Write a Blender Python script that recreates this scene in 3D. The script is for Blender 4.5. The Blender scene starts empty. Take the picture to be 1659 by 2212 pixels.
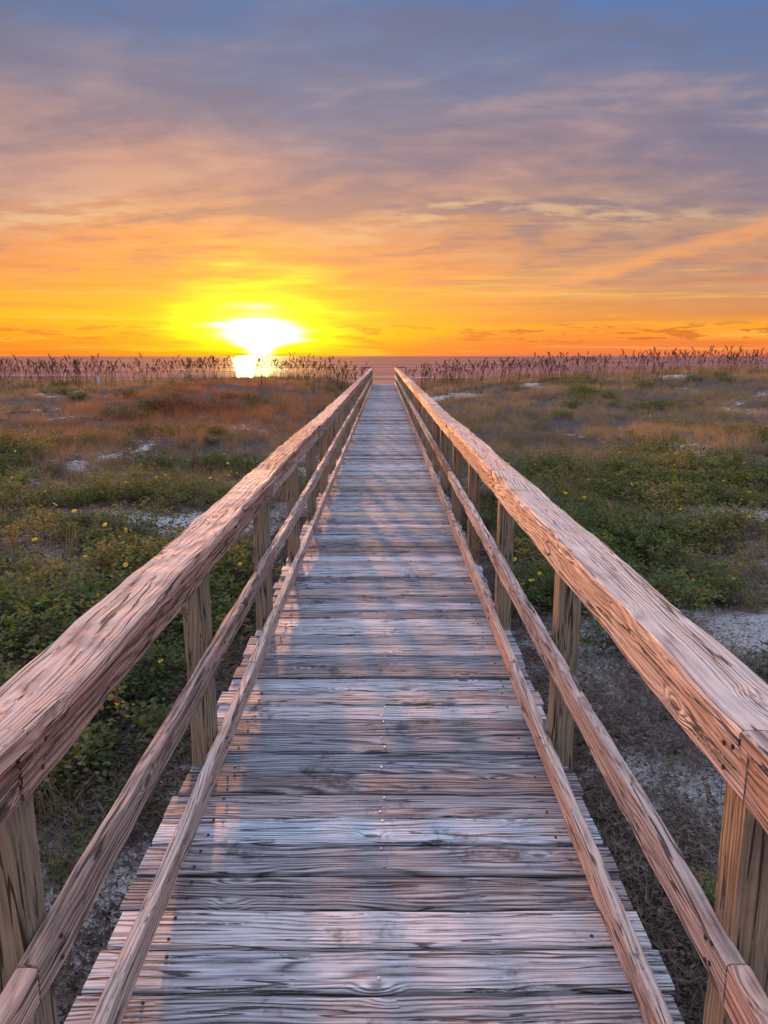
import bpy, math, random
import numpy as np
from mathutils import Vector
random.seed(7); rs = np.random.RandomState(11)
scene = bpy.context.scene
scene.view_settings.view_transform='Standard'; scene.view_settings.look='None'
scene.view_settings.exposure=0; scene.view_settings.gamma=1

# ------------------------------------------------------------- helpers
def link(o, parent=None):
    scene.collection.objects.link(o)
    if parent: o.parent=parent
    return o
def empty(name):
    e=bpy.data.objects.new(name,None); e.empty_display_size=.2; return link(e)
def lin(c):
    return tuple(((v/255)/12.92 if v/255<=.04045 else ((v/255+.055)/1.055)**2.4) for v in c)+(1,)

class NT:
    def __init__(s,nt): s.nt=nt; s.n=nt.nodes; s.l=nt.links
    def put(s,sock,v):
        if isinstance(v,bpy.types.NodeSocket): s.l.new(v,sock)
        elif v is not None:
            if hasattr(sock.default_value,'__len__') and len(sock.default_value)==4 and hasattr(v,'__len__') and len(v)==3: v=tuple(v)+(1,)
            sock.default_value=v
    def m(s,op,a,b=None,c=None,clamp=False):
        n=s.n.new('ShaderNodeMath'); n.operation=op; n.use_clamp=clamp
        s.put(n.inputs[0],a)
        if b is not None: s.put(n.inputs[1],b)
        if c is not None: s.put(n.inputs[2],c)
        return n.outputs[0]
    def mr(s,v,a,b,c=0.,d=1.,smooth=True):
        n=s.n.new('ShaderNodeMapRange'); n.interpolation_type='SMOOTHSTEP' if smooth else 'LINEAR'
        s.put(n.inputs[0],v)
        for i,x in enumerate((a,b,c,d)): s.put(n.inputs[i+1],x)
        return n.outputs[0]
    def xyz(s,x,y,z=0.):
        n=s.n.new('ShaderNodeCombineXYZ')
        for i,v in enumerate((x,y,z)): s.put(n.inputs[i],v)
        return n.outputs[0]
    def sep(s,v):
        n=s.n.new('ShaderNodeSeparateXYZ'); s.put(n.inputs[0],v); return n.outputs
    def noise(s,v,scale=1.,detail=4.,rough=.5,dist=0.,dim='3D'):
        n=s.n.new('ShaderNodeTexNoise'); n.noise_dimensions=dim; s.put(n.inputs['Vector'],v)
        n.inputs['Scale'].default_value=scale; n.inputs['Detail'].default_value=detail
        n.inputs['Roughness'].default_value=rough; n.inputs['Distortion'].default_value=dist
        return n.outputs['Fac']
    def mix(s,f,a,b,mode='MIX'):
        n=s.n.new('ShaderNodeMix'); n.data_type='RGBA'; n.blend_type=mode
        s.put(n.inputs[0],f); s.put(n.inputs[6],a); s.put(n.inputs[7],b)
        return n.outputs[2]
    def ramp(s,f,els):
        n=s.n.new('ShaderNodeValToRGB'); cr=n.color_ramp
        while len(cr.elements)<len(els): cr.elements.new(.5)
        for i,(p,c) in enumerate(els):
            cr.elements[i].position=p
        for i,(p,c) in enumerate(els):
            cr.elements[i].color=tuple(c)[:3]+(1,)
        s.put(n.inputs[0],f); return n.outputs[0]
    def attr(s,name):
        n=s.n.new('ShaderNodeAttribute'); n.attribute_name=name; return n
    def bump(s,h,strength=.5,dist=.01,normal=None):
        n=s.n.new('ShaderNodeBump'); n.inputs['Strength'].default_value=strength
        n.inputs['Distance'].default_value=dist; s.put(n.inputs['Height'],h)
        if normal: s.put(n.inputs['Normal'],normal)
        return n.outputs[0]
def newmat(name):
    m=bpy.data.materials.new(name); m.use_nodes=True
    t=NT(m.node_tree); p=m.node_tree.nodes['Principled BSDF']
    return m,t,p

_tab=rs.rand(256,256)
def vn(x,y):
    xi=np.floor(x).astype(int); yi=np.floor(y).astype(int); fx=x-xi; fy=y-yi
    fx=fx*fx*(3-2*fx); fy=fy*fy*(3-2*fy)
    g=lambda a,b:_tab[a%256,b%256]
    return (g(xi,yi)*(1-fx)+g(xi+1,yi)*fx)*(1-fy)+(g(xi,yi+1)*(1-fx)+g(xi+1,yi+1)*fx)*fy
def fbm(x,y,o=4):
    r=0;a=.5;t=0
    for i in range(o):
        r=r+a*vn(x*2**i+17.3*i,y*2**i+5.1*i); t+=a; a*=.5
    return r/t
def sst(a,b,x):
    t=np.clip((x-a)/(b-a),0,1); return t*t*(3-2*t)

# ------------------------------------------------------------- camera
H=1.6; PITCH=11.9
cam=bpy.data.cameras.new('camera'); co=bpy.data.objects.new('camera',cam); link(co)
co.location=(0,0,H); co.rotation_euler=(math.radians(90-PITCH),0,0)
cam.sensor_fit='VERTICAL'; cam.sensor_height=36; cam.sensor_width=27; cam.lens=26
cam.clip_start=.02; cam.clip_end=60000
scene.camera=co

SAZ=-9.3; SEL=1.2
# ------------------------------------------------------------- world
w=bpy.data.worlds.new("World"); scene.world=w; w.use_nodes=True; w.name='sky'
try:
    w.cycles.sampling_method='MANUAL'; w.cycles.sample_map_resolution=512
except Exception as ex: print(ex)
t=NT(w.node_tree); bg=w.node_tree.nodes['Background']
tc=t.n.new('ShaderNodeTexCoord').outputs['Generated']
nrm=t.n.new('ShaderNodeVectorMath'); nrm.operation='NORMALIZE'; t.put(nrm.inputs[0],tc)
X,Y,Z=t.sep(nrm.outputs[0])
e=t.m('MULTIPLY',t.m('ARCSINE',Z),57.2958)
az=t.m('MULTIPLY',t.m('ARCTAN2',X,Y),57.2958)
wn=t.noise(t.xyz(t.m('MULTIPLY',az,.045),t.m('MULTIPLY',e,.16),3.),1.,2,.55,.0,'2D')
ew=t.m('ADD',e,t.m('MULTIPLY',t.m('SUBTRACT',wn,.5),t.mr(e,0.,14.,.6,8.,False)))
epos=t.m('SQRT',t.m('DIVIDE',t.m('MAXIMUM',ew,0.),90.))
P=lambda d: math.sqrt(d/90)
L=[(0,(224,96,50)),(.8,(240,124,36)),(2,(254,168,12)),(3.4,(255,174,20)),(5,(248,158,54)),(6.7,(232,148,84)),(9,(206,146,114)),
   (12,(184,140,130)),(16,(146,130,144)),(20,(118,122,152)),(23,(92,118,164)),(30,(120,140,190)),(90,(150,172,232))]
R=[(0,(210,108,92)),(.9,(242,128,58)),(2,(252,166,44)),(2.8,(222,138,76)),(4,(212,144,94)),(6,(202,144,112)),(8,(180,138,120)),
   (9.5,(164,134,128)),(12,(140,122,138)),(16,(118,120,150)),(20,(94,120,168)),(23,(74,120,186)),(30,(105,140,200)),(90,(150,172,232))]
cl=t.ramp(epos,[(P(d),lin(c)) for d,c in L]); cr=t.ramp(epos,[(P(d),lin(c)) for d,c in R])
col=t.mix(t.mr(az,-14.,26.),cl,cr)
inv=t.m('DIVIDE',1.,t.m('ADD',t.m('MAXIMUM',Z,0.),.10))
px=t.m('MULTIPLY',X,inv); py=t.m('MULTIPLY',Y,inv)
c1=t.noise(t.xyz(t.m('ADD',t.m('MULTIPLY',px,.8),t.m('MULTIPLY',py,.45)),t.m('MULTIPLY',py,1.5),0.),1.25,4,.55,.5,'2D')
c2=t.noise(t.xyz(px,t.m('MULTIPLY',py,1.6),4.),3.4,4,.6,0.,'2D')
cc=t.m('ADD',t.m('MULTIPLY',c1,.64),t.m('MULTIPLY',c2,.36))
fade=t.mr(e,1.5,9.)
topf=t.mr(e,22.,13.,.3,1.)
col=t.mix(t.m('MULTIPLY',t.m('MULTIPLY',t.mr(cc,.50,.68),topf),t.m('MULTIPLY',fade,.42)),col,lin((218,172,150)))
col=t.mix(t.m('MULTIPLY',t.mr(cc,.53,.38),t.m('MULTIPLY',fade,.5)),col,lin((112,108,134)))
c3=t.noise(t.xyz(t.m('MULTIPLY',az,.05),t.m('MULTIPLY',e,1.3),9.),1.,4,.6,0.,'2D')
lo=t.mr(e,11.,3.)
col=t.mix(t.m('MULTIPLY',t.mr(c3,.52,.7),t.m('MULTIPLY',lo,.45)),col,lin((255,200,84)))
col=t.mix(t.m('MULTIPLY',t.mr(c3,.46,.30),t.m('MULTIPLY',lo,.45)),col,lin((214,122,74)))
band=t.m('SUBTRACT',e,t.m('ADD',2.2,t.m('MULTIPLY',az,.235)))
bm=t.m('MULTIPLY',t.mr(t.m('ABSOLUTE',t.m('ADD',band,t.m('MULTIPLY',t.m('SUBTRACT',c2,.5),1.2))),.9,0.),t.m('MULTIPLY',t.mr(az,4.,16.),.65))
col=t.mix(bm,col,lin((250,166,98)))
for (a0,e0,wa,we) in ((-22.,9.,8.,1.1),(4.,9.,6.,.6),(16.,8.9,9.,.8)):
    qa=t.m('DIVIDE',t.m('SUBTRACT',az,a0),wa); qe=t.m('DIVIDE',t.m('SUBTRACT',ew,e0),we)
    q=t.m('POWER',2.71828,t.m('MULTIPLY',t.m('ADD',t.m('MULTIPLY',qa,qa),t.m('MULTIPLY',qe,qe)),-1.))
    col=t.mix(t.m('MULTIPLY',q,t.mr(c2,.42,.62,0.,.5)),col,lin((230,196,146)))
c4=t.noise(t.xyz(t.m('MULTIPLY',az,.35),t.m('MULTIPLY',e,2.6),1.),1.,3,.62,0.,'2D')
bm2=t.m('MULTIPLY',t.mr(t.m('ABSOLUTE',t.m('SUBTRACT',e,1.6)),1.0,.3),t.mr(c4,.54,.62))
col=t.mix(t.m('MULTIPLY',bm2,.65),col,lin((190,90,52)))
dx=t.m('DIVIDE',t.m('SUBTRACT',az,SAZ),1.5); dy=t.m('SUBTRACT',e,SEL)
nr=t.m('MULTIPLY',t.m('SUBTRACT',t.noise(t.xyz(t.m('MULTIPLY',az,.12),t.m('MULTIPLY',e,1.2),0.),1.,2,.6,0.,'2D'),.5),1.1)
r0=t.m('SQRT',t.m('ADD',t.m('MULTIPLY',dx,dx),t.m('MULTIPLY',dy,dy)))
r=t.m('MULTIPLY',r0,t.m('ADD',1.,nr))
dxn=t.m('MULTIPLY',dx,t.mr(e,1.3,-.1,1.,3.2)); 
rc=t.m('MULTIPLY',t.m('SQRT',t.m('ADD',t.m('MULTIPLY',dxn,dxn),t.m('MULTIPLY',dy,dy))),t.m('ADD',1.,nr))
def gauss(rad,wd):
    q=t.m('DIVIDE',rad,wd); return t.m('POWER',2.71828,t.m('MULTIPLY',t.m('MULTIPLY',q,q),-1.))
col=t.mix(t.m('MULTIPLY',gauss(r0,6.5),.95),col,(1,1,0.0),'MULTIPLY')
def add(colr,f,c):
    k=t.n.new('ShaderNodeVectorMath'); k.operation='SCALE'; k.inputs[0].default_value=c; t.put(k.inputs['Scale'],f)
    return t.mix(1.,colr,k.outputs[0],'ADD')
hz=t.mr(e,-.1,1.2,.1,1.)
col=add(col,gauss(r0,9.),(.32,.09,0))
col=add(col,t.m('MULTIPLY',gauss(r,3.0),hz),(3.2,1.8,0))
col=add(col,t.m('MULTIPLY',gauss(rc,1.08),t.mr(e,-.1,.8,.4,1.)),(32,27,11))
# warm glow added to the unseen left sky to light the right rail
side=t.m('MULTIPLY',t.m('MULTIPLY',t.mr(az,-32.,-60.),t.mr(az,-165.,-125.)),t.mr(e,45.,4.))
col=add(col,side,(2.5,.80,.22))
ovh=t.mr(e,24.,50.)
col=t.mix(ovh,col,(1.10,1.42,2.15))  # unseen overhead sky brightened to add bluish light on the deck
col=t.mix(t.m('MULTIPLY',t.mr(Y,-.1,-.7),t.mr(e,50.,15.)),col,(.92,.72,.84))
sky=t.n.new('ShaderNodeTexSky'); sky.sky_type='NISHITA'; sky.sun_disc=False
sky.sun_elevation=math.radians(3); sky.sun_rotation=math.radians(SAZ)
ks=t.n.new('ShaderNodeVectorMath'); ks.operation='SCALE'; t.put(ks.inputs[0],sky.outputs[0]); ks.inputs['Scale'].default_value=.01
col=t.mix(1.,col,ks.outputs[0],'ADD')
t.put(bg.inputs[0],col); bg.inputs[1].default_value=1.0

# sun lamp
sl=bpy.data.lights.new('sun','SUN'); sl.energy=5.0; sl.angle=math.radians(1.2); sl.color=(1,.40,.13)
so=bpy.data.objects.new('sun',sl); link(so)
a=math.radians(-10.5); el=math.radians(2.8)
d=Vector((math.sin(a)*math.cos(el),math.cos(a)*math.cos(el),math.sin(el)))
so.rotation_euler=d.to_track_quat('Z','Y').to_euler(); so.location=(-10,50,10)

# ------------------------------------------------------------- wood material
def wood(name,stops,warm=(1.,1.,1.),gain=1.,mild=.6,off=.2,con=1.):
    m,t,p=newmat(name)
    a=t.attr('pco').outputs['Vector']; x,y,z=t.sep(a)
    rnd=t.attr('rnd').outputs['Fac']; tint=t.attr('tint').outputs['Fac']
    yz=t.m('ADD',y,t.m('MULTIPLY',z,.85))
    nA=t.noise(t.xyz(t.m('MULTIPLY',x,.7),t.m('MULTIPLY',y,7.),t.m('MULTIPLY',z,7.)),1.,1,.5)
    nB=t.noise(t.xyz(t.m('MULTIPLY',x,4.),t.m('MULTIPLY',y,24.),t.m('MULTIPLY',z,24.)),1.,1,.55)
    vo=t.n.new('ShaderNodeTexVoronoi'); vo.feature='F1'; vo.inputs['Scale'].default_value=1.
    t.put(vo.inputs['Vector'],t.xyz(t.m('MULTIPLY',x,3.6),t.m('MULTIPLY',y,10.),t.m('MULTIPLY',z,10.)))
    cs=t.sep(vo.outputs['Color'])[0]; on=t.m('GREATER_THAN',cs,.70)
    k=t.m('MULTIPLY',t.mr(vo.outputs['Distance'],.36,0.),on)
    F=t.m('ADD',t.m('MULTIPLY',yz,330.),t.m('ADD',t.m('MULTIPLY',nA,78.),t.m('ADD',t.m('MULTIPLY',nB,9.),t.m('MULTIPLY',k,16.))))
    ring=t.m('POWER',t.m('MULTIPLY_ADD',t.m('SINE',F),.5,.5),.55)
    fib=t.noise(t.xyz(t.m('MULTIPLY',x,2.2),t.m('MULTIPLY',y,130.),t.m('MULTIPLY',z,130.)),1.,2,.75)
    mot=t.noise(t.xyz(t.m('MULTIPLY',x,2.6),t.m('MULTIPLY',y,11.),t.m('MULTIPLY',z,11.)),1.,5,.72)
    crk=t.noise(t.xyz(t.m('MULTIPLY',x,1.3),t.m('MULTIPLY',y,30.),t.m('MULTIPLY',z,30.)),1.,2,.55)
    crack=t.m('MULTIPLY',t.mr(t.m('ABSOLUTE',t.m('SUBTRACT',crk,.5)),.024,.006),t.mr(mot,.46,.55))
    ramt=t.m('ADD',t.mr(mot,.60,.42,.12*con,.40*con),t.m('MULTIPLY',k,.2))
    f=t.m('ADD',t.m('MULTIPLY',ring,ramt),t.m('ADD',t.m('MULTIPLY',t.m('SUBTRACT',fib,.5),1.05*con),t.m('MULTIPLY',t.m('SUBTRACT',mot,.5),1.45*con)))
    f=t.m('ADD',f,t.m('MULTIPLY',t.m('SUBTRACT',rnd,.5),.40*con))
    c=t.ramp(t.m('ADD',f,.5-off),stops)
    c=t.mix(t.mr(k,.70,.9,0.,.8),c,(.06,.03,.022))
    c=t.mix(t.m('MULTIPLY',crack,.85),c,(.02,.013,.012))
    r2=t.m('FRACT',t.m('MULTIPLY',rnd,7.31))
    c=t.mix(1.,c,t.ramp(r2,[(0.,(1.10,.91,.83)),(.45,(1.03,.98,.95)),(.75,(.90,.98,1.03)),(1.,(1.08,1.08,1.08))]),'MULTIPLY')
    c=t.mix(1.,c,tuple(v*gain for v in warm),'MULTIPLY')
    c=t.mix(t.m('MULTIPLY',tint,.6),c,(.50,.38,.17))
    g=t.n.new('ShaderNodeNewGeometry').outputs['Position']
    mb=t.noise(g,2.6,5,.78)
    c=t.mix(t.mr(mb,.55,.67,0.,mild),c,(.035,.03,.032))
    t.put(p.inputs['Base Color'],c)
    t.put(p.inputs['Roughness'],t.mr(f,-.1,.6,.88,.62,False))
    p.inputs['Specular IOR Level'].default_value=.35
    h=t.m('SUBTRACT',t.m('ADD',t.m('MULTIPLY',ring,.5),t.m('MULTIPLY',fib,1.6)),t.m('MULTIPLY',crack,2.6))
    t.put(p.inputs['Normal'],t.bump(h,1.,.006))
    return m
S1=[(.07,(.028,.024,.024)),(.28,(.105,.090,.090)),(.46,(.245,.225,.225)),(.66,(.42,.40,.395)),(.94,(.68,.67,.67))]
S2=[(.04,(.09,.05,.038)),(.27,(.24,.155,.12)),(.48,(.44,.31,.25)),(.70,(.60,.455,.38)),(.95,(.76,.64,.56))]
S3=[(.04,(.10,.075,.05)),(.35,(.22,.17,.115)),(.6,(.32,.26,.18)),(.95,(.44,.37,.28))]
m_deck=wood('weathered_deck_wood',S1,(1.,1.,.985),1.0,.75,.145)
m_rail=wood('weathered_rail_wood',S2,(1.,.92,.84),.98,.3,.12,.9)
m_post=wood('treated_post_wood',S3,(1.,.98,.9),.9,.25,.1,.65)
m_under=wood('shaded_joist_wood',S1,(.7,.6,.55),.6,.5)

class Boards:
    def __init__(s): s.v=[];s.f=[];s.p=[];s.r=[];s.t=[]
    def add(s,o,Lx,Wx,Tx,length,wd,th,seg=8,ch=.004,jit=.0015,rnd=None,tint=0.,bow=0.):
        o=Vector(o);Lx=Vector(Lx);Wx=Vector(Wx);Tx=Vector(Tx)
        rnd=random.random() if rnd is None else rnd
        ox,oy,oz=random.uniform(0,400),random.uniform(0,60),random.uniform(0,60)
        hw,ht=wd/2,th/2
        prof=[(-hw+ch,-ht),(hw-ch,-ht),(hw,-ht+ch),(hw,ht-ch),(hw-ch,ht),(-hw+ch,ht),(-hw,ht-ch),(-hw,-ht+ch)]
        b=len(s.v); n=8
        ph=[random.uniform(0,6.28) for _ in range(4)]
        for i in range(seg+1):
            l=length*i/seg
            wy=bow*math.sin(math.pi*i/seg)
            j1=jit*(math.sin(l*5+ph[0])+math.sin(l*13+ph[1])*.6); j2=jit*(math.sin(l*6+ph[2])+math.sin(l*17+ph[3])*.6)
            for q,(u,v) in enumerate(prof):
                uu=u+(j1 if u>0 else -j2)+random.uniform(-jit,jit)*.5
                vv=v+random.uniform(-jit,jit)*.4
                s.v.append(o+Lx*l+Wx*(uu+wy)+Tx*vv); s.p.append((l+ox,u+oy,v+oz)); s.r.append(rnd); s.t.append(tint)
        for i in range(seg):
            for q in range(n):
                s.f.append((b+i*n+q,b+(i+1)*n+q,b+(i+1)*n+(q+1)%n,b+i*n+(q+1)%n))
        s.f.append(tuple(b+q for q in range(n))); s.f.append(tuple(b+seg*n+q for q in reversed(range(n))))
    def build(s,name,mat,parent):
        me=bpy.data.meshes.new(name); me.from_pydata([tuple(v) for v in s.v],[],s.f)
        A=me.attributes.new('pco','FLOAT_VECTOR','POINT'); A.data.foreach_set('vector',np.array(s.p,dtype=np.float32).ravel())
        A=me.attributes.new('rnd','FLOAT','POINT'); A.data.foreach_set('value',np.array(s.r,dtype=np.float32))
        A=me.attributes.new('tint','FLOAT','POINT'); A.data.foreach_set('value',np.array(s.t,dtype=np.float32))
        me.materials.append(mat)
        import bmesh
        bm=bmesh.new(); bm.from_mesh(me); bmesh.ops.recalc_face_normals(bm,faces=bm.faces); bm.to_mesh(me); bm.free()
        return link(bpy.data.objects.new(name,me),parent)

XL,XR=-.769,.739; END=44.0
bw=empty('boardwalk')
B=Boards(); y=-1.6; i=0; plank_y=[]
while y<END:
    wd=.134+random.uniform(-.002,.002); xl=XL+random.uniform(-.018,.012); xr=XR+random.uniform(-.012,.018)
    tint=0
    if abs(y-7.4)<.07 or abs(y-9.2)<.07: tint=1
    dz=random.uniform(-.0035,.0035); ang=random.uniform(-.003,.003)
    B.add((xl,y+wd/2,-.019+dz),(1,ang,random.uniform(-.002,.002)),(0,1,random.uniform(-.012,.012)),(0,0,1),xr-xl,wd,.038,14 if y<12 else 5,.006,.0024,tint=tint)
    plank_y.append(y+wd/2); y+=wd+random.choice([.007,.010,.012,.016]); i+=1
B.build('deck_planks',m_deck,bw)
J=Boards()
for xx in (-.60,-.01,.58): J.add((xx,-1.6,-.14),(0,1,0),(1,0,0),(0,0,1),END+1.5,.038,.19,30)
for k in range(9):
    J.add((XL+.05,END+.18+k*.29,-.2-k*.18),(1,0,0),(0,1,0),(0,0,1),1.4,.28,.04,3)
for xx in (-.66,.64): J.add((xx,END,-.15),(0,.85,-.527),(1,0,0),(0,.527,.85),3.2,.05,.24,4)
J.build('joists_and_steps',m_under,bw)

# screws
m_met,tt,pp=newmat('screw_metal'); pp.inputs['Metallic'].default_value=.9; pp.inputs['Roughness'].default_value=.4
tt.put(pp.inputs['Base Color'],tt.ramp(tt.noise(tt.n.new('ShaderNodeNewGeometry').outputs['Position'],30.),[(.3,(.3,.27,.25)),(.7,(.65,.63,.65))]))
m_rust,tt,pp=newmat('dark_nail_head'); pp.inputs['Roughness'].default_value=.8
tt.put(pp.inputs['Base Color'],tt.ramp(tt.noise(tt.n.new('ShaderNodeNewGeometry').outputs['Position'],30.),[(.3,(.02,.012,.01)),(.7,(.06,.03,.02))]))
sv=[];sf=[];sm=[]
def disc(c,n,r=.0048,h=.0018,mi=0):
    c=Vector(c);n=Vector(n).normalized();u=n.orthogonal().normalized();v=n.cross(u);b=len(sv);k=8
    for hh,rr in ((-.002,r),(h*.6,r),(h,r*.6)):
        for q in range(k):
            a=q*2*math.pi/k; sv.append(tuple(c+n*hh+(u*math.cos(a)+v*math.sin(a))*rr))
    for l in range(2):
        for q in range(k): sf.append((b+l*k+q,b+l*k+(q+1)%k,b+(l+1)*k+(q+1)%k,b+(l+1)*k+q)); sm.append(mi)
    sf.append(tuple(b+2*k+q for q in range(k))); sm.append(mi)
for py_ in plank_y:
    if py_>14: break
    for xx in (-.60,-.005,.58):
        for s_ in (-.04,.04):
            if random.random()<.35: continue
            disc((xx+random.uniform(-.010,.010),py_+s_+random.uniform(-.01,.01),.0035),(0,0,1),mi=0 if xx==-.005 else 1)

posts_y=[-0.29+1.49*k for k in range(0,31)]
posts_y=[p for p in posts_y if p<END]
def railing(side):
    R=empty('wooden_railing'); sg=side
    XI=.667; xo=0 if side>0 else -.004
    X_=lambda v: sg*v+xo
    Pb=Boards()
    for py_ in posts_y:
        Pb.add((X_(XI+.045),py_+.045,-1.7),(random.uniform(-.004,.004),random.uniform(-.006,.006),1),(1,0,0),(0,1,0),1.7+.935,.089,.089,10,.005,.001)
    Pb.build('posts',m_post,R)
    def run(name,xc,zc,wx,tz,starts,L_,ch,jit,tall,zoff):
        b=Boards()
        for k,s0 in enumerate(starts):
            s1=min(s0+L_,END+.1)
            if s1<=s0: continue
            za,zb=zoff(s0),zoff(s1)
            dirv=Vector((random.uniform(-.0022,.0022),s1-s0-.004,zb-za+random.uniform(-.004,.004)))
            ln=dirv.length; dirv.normalize()
            seg=44 if s0<8 else 8
            if tall: b.add((xc+random.uniform(-.003,.003),s0,zc+za),dirv,(0,0,1),(1,0,0),ln,tz,wx,seg,ch,jit,bow=random.uniform(-.012,.008))
            else: b.add((xc+random.uniform(-.004,.004),s0,zc+za+random.uniform(-.003,.003)),dirv,(1,0,0),(0,0,1),ln,wx,tz,seg,ch,jit,bow=random.uniform(-.012,.012))
        return b.build(name,m_rail,R)
    starts=[-1.78+2.98*k-.05 for k in range(0,17)]
    sl_=(lambda s:-.0035*max(0,s)*(1 if s<9 else 9/s)) if side<0 else (lambda s:-.002*max(0,s)*(1 if s<9 else 9/s))
    run('handrail_cap',X_(.672),.962,.142,.038,starts,2.98,.005,.004,False,sl_)
    run('handrail_face_board',X_(.646),.888,.038,.104,[s+.012 for s in starts],2.98,.004,.003,True,sl_)
    run('middle_rail',X_(.647),.472,.038,.089,starts,2.98,.005,.0035,True,lambda s:0)
    run('lower_rail',X_(.647),.078,.038,.089,[s-.7 for s in starts],2.98,.005,.0035,True,lambda s:0)
    E=Boards()
    E.add((X_(.60),END+.13,.95),(sg,0,0),(0,0,1),(0,1,0),.72,.10,.038,4)
    E.add((X_(.71),END+.19,-1.5),(0,0,1),(1,0,0),(0,1,0),2.62-.2,.089,.089,4)
    E.build('end_return_rail',m_rail,R)
    for py_ in posts_y[:8]:
        for z_ in (.86,.905,.45,.495,.06,.10):
            disc((X_(.6235),py_+.045+random.uniform(-.02,.02),z_),(-sg,0,0),.005,.001,1)
            if random.random()<.6: disc((X_(.6235),py_+.01,z_+.01),(-sg,0,0),.005,.001,1)
    return R
railing(-1); railing(1)
me=bpy.data.meshes.new('screws'); me.from_pydata(sv,[],sf); me.materials.append(m_met); me.materials.append(m_rust)
me.polygons.foreach_set('material_index',sm); link(bpy.data.objects.new('screws',me),bw)

# ------------------------------------------------------------- terrain
def ground_z(x,y):
    x=np.asarray(x,float); y=np.asarray(y,float)
    crest=np.interp(x,[-60,-24,-15,-8,-3,0,4,8,13,22,60],[.1,.0,.08,.34,.28,.1,.12,.32,.60,.72,.5])+(fbm(x*.13+3,y*.05,3)-.5)*.5
    base=-.62+(crest+.62)*sst(6,39,y)**1.0
    base=base+(fbm(x*.30+9,y*.30+2,4)-.5)*.85*sst(45,30,y)*sst(1,6,y)*sst(1.2,5,np.abs(x))+(fbm(x*1.6,y*1.6,3)-.5)*.15
    base=base+.25*np.exp(-((x-8)/3.5)**2-((y-14)/3.)**2)+.2*np.exp(-((x+8)/4)**2-((y-15)/3.)**2)
    drop=sst(46,74,y); base=base*(1-drop)+(-3.15-(y-74)*.012)*drop
    base=np.where(y>74,-3.15-(np.minimum(y,260)-74)*.012,base)
    cl_=-.42+.1*sst(5,40,y)
    k=sst(1.1,4.,np.abs(x))
    low=np.minimum(base,cl_)
    return low*(1-k)+base*k
BLOBS=[(-3.8,9.6,1.1,.5,.45),(4.4,9.7,1.0,.6,.5),(6.0,8.5,.9,.9,.5),(3.2,6.1,1.0,.6,.45),(-5.0,7.3,.6,.7,.4),(1.6,2.9,.45,1.0,.22),(1.7,6.2,.35,.7,.2),
       (4.7,32,2.4,1.4,.5),(8.2,32,1.5,1.2,.45),(16,37,2.8,1.2,.45),(11,26,1.8,.9,.4),(-1.4,5.5,.3,.5,.2),(7.5,20,1.4,.8,.35),(-12,24,2,1,.35),(-9,18,1.6,.7,.3),
       (-2.3,3.6,1.2,1.6,-.16),(-1.9,1.6,.8,1.,-.10),(3.0,4.4,.9,.7,-.18),(2.4,8.2,.8,1.2,-.10),(2.6,2.2,.5,.5,-.12)]
def veg(x,y):
    v=fbm(x*.55+40,y*.42+11,4)+.16*sst(8,18,y)+.105
    for (a,b,ra,rb,s) in BLOBS: v=v-s*np.exp(-((x-a)/ra)**2-((y-b)/rb)**2)
    return v
xs=np.concatenate([-np.geomspace(60,4000,22)[::-1],np.arange(-58,-14,.6),np.arange(-14,14,.12),np.arange(14,58.1,.6),np.geomspace(60,4000,22)])
ys=np.concatenate([-np.geomspace(8,2000,16)[::-1],np.arange(-7,20,.12),np.arange(20,80,.5),np.geomspace(81,400,14),[1000,5000,20000]])
GX,GY=np.meshgrid(xs,ys); GZ=ground_z(GX,GY)
vt=np.stack([GX.ravel(),GY.ravel(),GZ.ravel()],1)
nx,ny=len(xs),len(ys)
ii=np.arange(nx*ny).reshape(ny,nx)
fc=np.stack([ii[:-1,:-1].ravel(),ii[:-1,1:].ravel(),ii[1:,1:].ravel(),ii[1:,:-1].ravel()],1)
me=bpy.data.meshes.new('ground'); me.from_pydata(vt.tolist(),[],fc.tolist())
A=me.attributes.new('veg','FLOAT','POINT'); A.data.foreach_set('value',veg(GX,GY).ravel().astype(np.float32))
me.polygons.foreach_set('use_smooth',[True]*len(me.polygons))
m,t,p=newmat('dune_sand')
pos=t.n.new('ShaderNodeNewGeometry').outputs['Position']
v=t.attr('veg').outputs['Fac']
n1=t.noise(pos,11.,5,.75); n2=t.noise(pos,70.,2,.7); n3=t.noise(pos,2.2,3,.6)
sand=t.ramp(n2,[(.3,(.36,.31,.27)),(.7,(.62,.56,.51))])
lit=t.ramp(n1,[(.35,(.025,.018,.014)),(.65,(.12,.08,.055))])
vm=t.m('ADD',v,t.m('ADD',t.m('MULTIPLY',t.m('SUBTRACT',n3,.5),.55),t.m('MULTIPLY',t.m('SUBTRACT',n1,.5),.9)))
py2=t.sep(pos)[1]
beach=t.mr(py2,50.,58.)
f=t.m('MULTIPLY',t.mr(vm,.48,.55),t.m('SUBTRACT',1.,beach))
t.put(p.inputs['Base Color'],t.mix(f,sand,lit)); p.inputs['Roughness'].default_value=.95
t.put(p.inputs['Normal'],t.bump(t.m('ADD',t.m('ADD',n1,t.m('MULTIPLY',n2,.3)),t.m('MULTIPLY',n3,1.5)),.9,.07))
me.materials.append(m); link(bpy.data.objects.new('ground',me))

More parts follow.
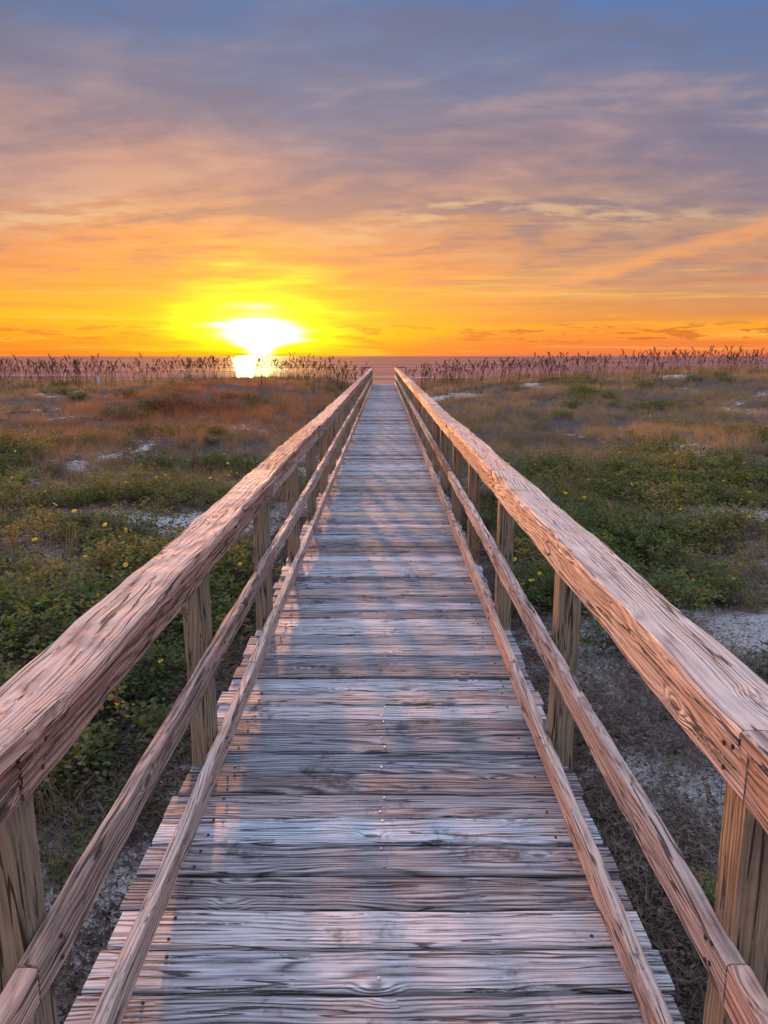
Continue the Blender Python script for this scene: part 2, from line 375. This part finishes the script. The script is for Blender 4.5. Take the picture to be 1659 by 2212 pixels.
# ------------------------------------------------------------- sea
m=bpy.data.materials.new('sea_water'); m.use_nodes=True; t=NT(m.node_tree)
p=m.node_tree.nodes['Principled BSDF']; out=m.node_tree.nodes['Material Output']
pos=t.n.new('ShaderNodeNewGeometry').outputs['Position']; x,y,z=t.sep(pos)
w1=t.noise(t.xyz(t.m('MULTIPLY',x,.012),t.m('MULTIPLY',y,.13),0.),1.,5,.6,.3)
w2=t.noise(t.xyz(t.m('MULTIPLY',x,.08),t.m('MULTIPLY',y,.9),0.),1.,3,.6)
w3=t.noise(t.xyz(t.m('MULTIPLY',x,.004),t.m('MULTIPLY',y,.012),0.),1.,5,.6)
foam=t.m('MULTIPLY',t.mr(w1,.60,.65),t.mr(y,380.,150.))
base=t.mix(foam,t.mix(t.mr(w3,.4,.6),(.085,.065,.085),(.15,.10,.115)),(.62,.54,.52))
t.put(p.inputs['Base Color'],base); p.inputs['Roughness'].default_value=.8; p.inputs['Specular IOR Level'].default_value=.0
gl=t.n.new('ShaderNodeBsdfGlossy'); gl.inputs['Color'].default_value=(1,.90,.84,1); gl.inputs['Roughness'].default_value=.06
bmp=t.bump(t.m('ADD',t.m('MULTIPLY',w1,5.),t.m('MULTIPLY',w2,.9)),.30,.8)
t.put(gl.inputs['Normal'],bmp)
mx=t.n.new('ShaderNodeMixShader'); t.put(mx.inputs[0],t.m('MULTIPLY',t.m('SUBTRACT',1.,t.m('MULTIPLY',foam,.7)),t.mr(w3,.35,.65,.22,.42)))
t.l.new(p.outputs[0],mx.inputs[1]); t.l.new(gl.outputs[0],mx.inputs[2]); t.l.new(mx.outputs[0],out.inputs[0])
me=bpy.data.meshes.new('sea'); S=30000
me.from_pydata([(-S,95,-3.6),(S,95,-3.6),(S,45000,-3.6),(-S,45000,-3.6)],[],[(0,1,2,3)]); me.materials.append(m)
link(bpy.data.objects.new('sea',me))

# ------------------------------------------------------------- vegetation
def foliage(name,stops,trans=.35,patch=None,transcol=None,rough=.7):
    m=bpy.data.materials.new(name); m.use_nodes=True; t=NT(m.node_tree); p=m.node_tree.nodes['Principled BSDF']
    out=m.node_tree.nodes['Material Output']
    oi=t.n.new('ShaderNodeObjectInfo').outputs['Random']
    pos=t.n.new('ShaderNodeNewGeometry').outputs['Position']
    n=t.noise(pos,.35,2,.6); n2=t.noise(pos,9.,1,.6)
    f=t.m('ADD',t.m('MULTIPLY',oi,.35),t.m('ADD',t.m('MULTIPLY',t.m('SUBTRACT',n,.5),1.3),t.m('MULTIPLY',n2,.75)))
    c=t.ramp(f,stops)
    if patch:  # sun-haze red painted into left grass and greens; on the shrub its own red
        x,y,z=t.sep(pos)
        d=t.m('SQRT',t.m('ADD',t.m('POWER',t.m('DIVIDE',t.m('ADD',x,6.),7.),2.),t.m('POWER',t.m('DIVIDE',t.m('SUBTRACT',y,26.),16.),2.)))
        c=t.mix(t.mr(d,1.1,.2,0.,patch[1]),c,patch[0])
    t.put(p.inputs['Base Color'],c); p.inputs['Roughness'].default_value=rough; p.inputs['Specular IOR Level'].default_value=.25
    tr=t.n.new('ShaderNodeBsdfTranslucent'); t.put(tr.inputs[0],t.mix(1.,c,transcol or (1.6,1.4,.8),'MULTIPLY'))
    mx=t.n.new('ShaderNodeMixShader'); mx.inputs[0].default_value=trans
    t.l.new(p.outputs[0],mx.inputs[1]); t.l.new(tr.outputs[0],mx.inputs[2]); t.l.new(mx.outputs[0],out.inputs[0])
    return m
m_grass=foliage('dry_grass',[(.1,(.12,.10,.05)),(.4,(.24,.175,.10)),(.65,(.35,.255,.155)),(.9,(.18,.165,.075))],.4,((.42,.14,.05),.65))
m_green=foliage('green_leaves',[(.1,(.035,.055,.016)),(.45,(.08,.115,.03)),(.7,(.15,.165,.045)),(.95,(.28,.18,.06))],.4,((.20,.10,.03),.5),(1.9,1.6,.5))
m_oat=foliage('sea_oat',[(.1,(.05,.026,.016)),(.9,(.13,.065,.04))],.1)
m_pet=foliage('yellow_petals',[(.1,(.75,.5,.02)),(.9,(.85,.62,.03))],.4)
m_cen=foliage('flower_centre',[(.1,(.10,.04,.01)),(.9,(.2,.09,.02))],.1)
m_twig=foliage('dry_twigs',[(.1,(.04,.025,.016)),(.6,(.12,.075,.05)),(.9,(.24,.17,.12))],.15)
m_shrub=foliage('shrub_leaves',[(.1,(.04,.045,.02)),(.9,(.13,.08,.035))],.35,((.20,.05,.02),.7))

class M:
    def __init__(s): s.v=[];s.f=[];s.mi=[]
    def face(s,pts,mi=0):
        b=len(s.v); s.v+= [tuple(q) for q in pts]; s.f.append(tuple(range(b,b+len(pts)))); s.mi.append(mi)
    def strip(s,pts,w0,w1,side,mi=0):
        n=len(pts); b=len(s.v)
        for i,q in enumerate(pts):
            wd=w0+(w1-w0)*i/(n-1); s.v.append(tuple(q-side*wd)); s.v.append(tuple(q+side*wd))
        for i in range(n-1): s.f.append((b+2*i,b+2*i+1,b+2*i+3,b+2*i+2)); s.mi.append(mi)
    def obj(s,name,mats):
        me=bpy.data.meshes.new(name); me.from_pydata(s.v,[],s.f)
        for q in mats: me.materials.append(q)
        me.polygons.foreach_set('material_index',s.mi)
        return bpy.data.objects.new(name,me)
ru=random.uniform
def rdir():
    a=ru(0,6.283); return Vector((math.cos(a),math.sin(a),0))
def grass_tuft(n,rad,h,wd):
    k=M()
    cl=[(rdir()*rad*math.sqrt(ru(0,1)),ru(.45,1.15)) for _ in range(7)]
    for _ in range(n):
        cc_,hs=random.choice(cl)
        a=rdir(); base=cc_+a*.13*ru(0,1); ln=h*hs*ru(.5,1.15); lean=(rdir()*ru(.1,.7)+a*.2)*ln; up=Vector((0,0,ln))
        pts=[base+lean*(q*q)+up*(q-.35*q*q*min(1,lean.length/ln)) for q in (0,.4,.75,1)]
        k.strip(pts,wd,wd*.15,rdir())
    return k
def leaf(k,c,d,ln,wd,mi=0):
    d=d.normalized(); s=d.cross(Vector((ru(-.6,.6),ru(-.6,.6),1))).normalized(); n=s.cross(d)
    a=c; b=c+d*ln; m1=c+d*ln*.45
    k.face([a,m1+s*wd+n*wd*.35,b],mi); k.face([a,b,m1-s*wd+n*wd*.35],mi)
def bush(n,rad,h,ls):
    k=M(); N=n//9
    cl=[(rdir()*rad*.75*math.sqrt(ru(0,1)),ru(.5,1.25)) for _ in range(4)]
    for _ in range(N):
        cc_,hs=random.choice(cl)
        a=rdir(); ln=.34*ru(.3,1.15); top=a*ln+Vector((0,0,h*hs*ru(.35,1.1)*(1-.35*(ln/.34)**2)))
        mid=top*.5+Vector((0,0,h*.22)); 
        k.strip([cc_,cc_+mid*.5+Vector((0,0,.01)),cc_+mid,cc_+top],.0025,.001,rdir(),1)
        for q in range(9):
            u=ru(.35,1.02); c=mid.lerp(top,u) if u>.4 else mid*u
            c=cc_+c+Vector((ru(-1,1),ru(-1,1),ru(-.6,.8)))*ls*1.1
            leaf(k,c,Vector((ru(-1,1),ru(-1,1),ru(-.25,.7))),ls*ru(.6,1.3),ls*ru(.24,.40),0 if random.random()<.9 else 1)
    return k
def litter():
    k=M()
    for _ in range(70):
        c=rdir()*.45*math.sqrt(ru(0,1))+Vector((0,0,ru(.0,.03))); d=rdir(); ln=ru(.04,.22); s=d.cross(Vector((0,0,1)))
        pts=[c+d*ln*q+s*ru(-.02,.02)+Vector((0,0,ru(0,.035))) for q in (0,.33,.66,1)]
        k.strip(pts,.0024,.001,(s+Vector((0,0,ru(-.5,.5)))).normalized())
    for _ in range(110):
        c=rdir()*.45*math.sqrt(ru(0,1))+Vector((0,0,ru(.005,.03))); leaf(k,c,Vector((ru(-1,1),ru(-1,1),ru(-.2,.4))),ru(.015,.04),ru(.005,.012))
    return k
def flower():
    k=M(); n=13
    for q in range(n):
        a=q*6.283/n+ru(-.1,.1); d=Vector((math.cos(a),math.sin(a),ru(-.05,.25))); s=Vector((-math.sin(a),math.cos(a),0))
        c=d*.006
        k.face([c-s*.002,c+d*.014-s*.0055,c+d*.026,c+d*.014+s*.0055,c+s*.002],0)
    N=8
    ring=[Vector((math.cos(q*6.283/N)*.008,math.sin(q*6.283/N)*.008,.003)) for q in range(N)]
    top=[v*.5+Vector((0,0,.006)) for v in ring]
    for q in range(N): k.face([ring[q],ring[(q+1)%N],top[(q+1)%N],top[q]],1)
    k.face(top,1)
    k.strip([Vector((0,0,0)),Vector((.004,.0,-.06)),Vector((.01,.01,-.16))],.0015,.0015,Vector((1,0,0)),2)
    return k
def oat():
    k=M(); h=ru(.85,1.3); ln=rdir()*ru(.05,.28); side=rdir()
    P_=lambda q: Vector((0,0,h*q*(1-.05*q)))+ln*q*q
    k.strip([P_(q/5) for q in range(6)],.0055,.004,side); k.strip([P_(q/5) for q in range(6)],.0055,.004,Vector((-side.y,side.x,0)))
    tip=P_(1.); dr=(ln.normalized()+rdir()*.4).normalized()
    L_=ru(.22,.38)
    axis=[tip+dr*L_*.42*q**2.2+Vector((0,0,L_*(.95*q-.32*q*q))) for q in [z/9 for z in range(10)]]
    k.strip(axis,.006,.003,side)
    for q,c in enumerate(axis):
        for _ in range(4):
            l2=ru(.02,.065)*(1-.5*q/9); o_=(rdir()*.4+dr*.5).normalized()*l2*.6+Vector((0,0,ru(.0,.03)))
            st=c+o_; leaf(k,st,Vector((o_.x,o_.y,-ru(-.5,1)*.06)),ru(.04,.06),ru(.011,.016))
            k.strip([c,st],.002,.002,side)
    for _ in range(4):
        a=rdir(); l3=ru(.3,.65)
        k.strip([a*.02,a*l3*.2+Vector((0,0,l3*.6)),a*l3*.5+Vector((0,0,l3*.85)),a*l3*.85+Vector((0,0,l3*.7))],.005,.001,Vector((-a.y,a.x,0)))
    return k
def coll(name,objs):
    c=bpy.data.collections.new(name)
    for o in objs: c.objects.link(o)
    return c
def scatter(name,col,P3,rot,scl,nvar):
    n=len(P3)
    me=bpy.data.meshes.new(name); me.vertices.add(n); me.vertices.foreach_set('co',np.asarray(P3,dtype=np.float32).ravel())
    A=me.attributes.new('rot','FLOAT_VECTOR','POINT'); A.data.foreach_set('vector',np.asarray(rot,dtype=np.float32).ravel())
    A=me.attributes.new('scl','FLOAT','POINT'); A.data.foreach_set('value',np.asarray(scl,dtype=np.float32))
    A=me.attributes.new('vid','INT','POINT'); A.data.foreach_set('value',rs.randint(0,nvar,n).astype(np.int32))
    o=link(bpy.data.objects.new(name,me))
    g=bpy.data.node_groups.new(name+'_nodes','GeometryNodeTree')
    g.interface.new_socket('Geometry',in_out='INPUT',socket_type='NodeSocketGeometry')
    g.interface.new_socket('Geometry',in_out='OUTPUT',socket_type='NodeSocketGeometry')
    gi=g.nodes.new('NodeGroupInput'); go=g.nodes.new('NodeGroupOutput')
    ip=g.nodes.new('GeometryNodeInstanceOnPoints'); ci=g.nodes.new('GeometryNodeCollectionInfo')
    ci.inputs[0].default_value=col; ci.inputs['Separate Children'].default_value=True; ci.inputs['Reset Children'].default_value=True
    def na(nm,ty):
        q=g.nodes.new('GeometryNodeInputNamedAttribute'); q.data_type=ty; q.inputs['Name'].default_value=nm; return q.outputs['Attribute']
    g.links.new(gi.outputs[0],ip.inputs['Points']); g.links.new(ci.outputs[0],ip.inputs['Instance'])
    ip.inputs['Pick Instance'].default_value=True
    g.links.new(na('vid','INT'),ip.inputs['Instance Index'])
    g.links.new(na('rot','FLOAT_VECTOR'),ip.inputs['Rotation'])
    g.links.new(na('scl','FLOAT'),ip.inputs['Scale'])
    g.links.new(ip.outputs[0],go.inputs[0])
    md=o.modifiers.new('scatter','NODES'); md.node_group=g
    print(name,n)
    return o
def sample(n,y0,y1,near=1.0,wx=lambda y:7+.75*y,xmin=.9):
    u=rs.rand(n)**near; y=y0+(y1-y0)*u
    x=(rs.rand(n)*2-1)*np.minimum(wx(np.maximum(y,0)),44)
    k=np.abs(x)>xmin; return x[k],y[k]
def rots(n,tilt=.2): return np.stack([rs.uniform(-tilt,tilt,n),rs.uniform(-tilt,tilt,n),rs.uniform(0,6.283,n)],1)

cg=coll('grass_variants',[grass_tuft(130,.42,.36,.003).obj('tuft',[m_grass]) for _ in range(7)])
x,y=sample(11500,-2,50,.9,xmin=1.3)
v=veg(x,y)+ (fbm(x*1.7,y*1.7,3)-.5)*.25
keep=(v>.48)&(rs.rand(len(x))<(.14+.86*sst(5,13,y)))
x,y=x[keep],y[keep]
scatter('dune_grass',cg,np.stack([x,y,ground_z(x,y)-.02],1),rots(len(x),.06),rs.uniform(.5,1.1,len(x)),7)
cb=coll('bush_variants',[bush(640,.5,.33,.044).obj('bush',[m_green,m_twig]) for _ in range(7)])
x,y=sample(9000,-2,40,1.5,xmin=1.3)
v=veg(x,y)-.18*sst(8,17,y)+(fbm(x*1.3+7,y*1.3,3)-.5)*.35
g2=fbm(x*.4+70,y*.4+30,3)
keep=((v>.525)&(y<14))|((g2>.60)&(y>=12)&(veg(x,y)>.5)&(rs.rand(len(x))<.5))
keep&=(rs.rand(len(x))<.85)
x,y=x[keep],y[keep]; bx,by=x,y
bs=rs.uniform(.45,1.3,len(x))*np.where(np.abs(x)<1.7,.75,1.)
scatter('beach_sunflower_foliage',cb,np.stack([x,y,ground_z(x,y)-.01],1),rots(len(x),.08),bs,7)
cf=coll('flower_variants',[flower().obj('flower',[m_pet,m_cen,m_green]) for _ in range(3)])
sel=rs.rand(len(bx))<np.where(by<14,.6,.15)*np.where(by<3.5,.4,1.)*np.where(bx<0,1.,.7); fx=bx[sel]+rs.uniform(-.3,.3,sel.sum()); fy=by[sel]+rs.uniform(-.3,.3,sel.sum())
ok=np.abs(fx)>.95; fx,fy=fx[ok],fy[ok]
scatter('yellow_wildflowers',cf,np.stack([fx,fy,ground_z(fx,fy)+rs.uniform(.2,.38,len(fx))],1),rots(len(fx),.8),rs.uniform(.6,1.1,len(fx)),3)
cl2=coll('litter_variants',[litter().obj('litter',[m_twig]) for _ in range(5)])
x,y=sample(5500,-1.5,13,1.0,wx=lambda y:4+.7*y,xmin=.0)
v=veg(x,y); keep=(v>.45)|(rs.rand(len(x))<.18); x,y=x[keep],y[keep]
scatter('twig_litter',cl2,np.stack([x,y,ground_z(x,y)+.004],1),rots(len(x),.05),rs.uniform(.6,1.3,len(x)),5)
co_=coll('oat_variants',[oat().obj('oat',[m_oat]) for _ in range(14)])
NO=11000
x=rs.uniform(-44,44,NO); y=rs.uniform(31,50,NO)
d_=fbm(x*.7+5,y*.25+8,4)
pr=np.interp(x,[-48,-16,-9,-6,0,3,14,48],[.8,.75,.7,.9,1,1,.9,.85])
keep=(d_*.6+rs.rand(NO)*.5>.60)&(rs.rand(NO)<pr)&(np.abs(x)>1.2)&(rs.rand(NO)<sst(30,42,y)+.08)
x,y=x[keep],y[keep]
sc_=rs.uniform(.6,1.14,len(x))*np.interp(x,[-30,-8,0,15,30],[1.2,1.05,1.0,1.0,1.0])
scatter('sea_oats',co_,np.stack([x,y,ground_z(x,y)-.03],1),rots(len(x),.14),sc_,14)
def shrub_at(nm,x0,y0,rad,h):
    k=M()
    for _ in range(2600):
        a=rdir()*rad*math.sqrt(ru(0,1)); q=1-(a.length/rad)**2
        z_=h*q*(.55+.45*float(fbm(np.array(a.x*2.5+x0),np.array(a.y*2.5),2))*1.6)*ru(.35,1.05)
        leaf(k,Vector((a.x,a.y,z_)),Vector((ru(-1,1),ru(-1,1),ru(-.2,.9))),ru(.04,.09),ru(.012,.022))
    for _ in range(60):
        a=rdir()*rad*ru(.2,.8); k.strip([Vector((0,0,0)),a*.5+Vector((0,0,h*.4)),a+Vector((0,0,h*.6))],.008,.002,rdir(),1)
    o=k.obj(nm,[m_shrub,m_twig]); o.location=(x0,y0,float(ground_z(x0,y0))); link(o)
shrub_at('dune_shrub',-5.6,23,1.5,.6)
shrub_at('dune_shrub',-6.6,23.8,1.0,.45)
k=Boards(); k.add((0,0,0),(0,0,1),(1,0,0),(0,1,0),.7,.12,.12,3)
mw,tw,pw=newmat('white_paint'); tw.put(pw.inputs['Base Color'],tw.ramp(tw.noise(tw.n.new('ShaderNodeNewGeometry').outputs['Position'],8.),[(.3,(.45,.42,.42)),(.7,(.75,.72,.7))]))
mp=k.build('marker_post',mw,None); mp.location=(-15.2,40,float(ground_z(-15.2,40))-.1)
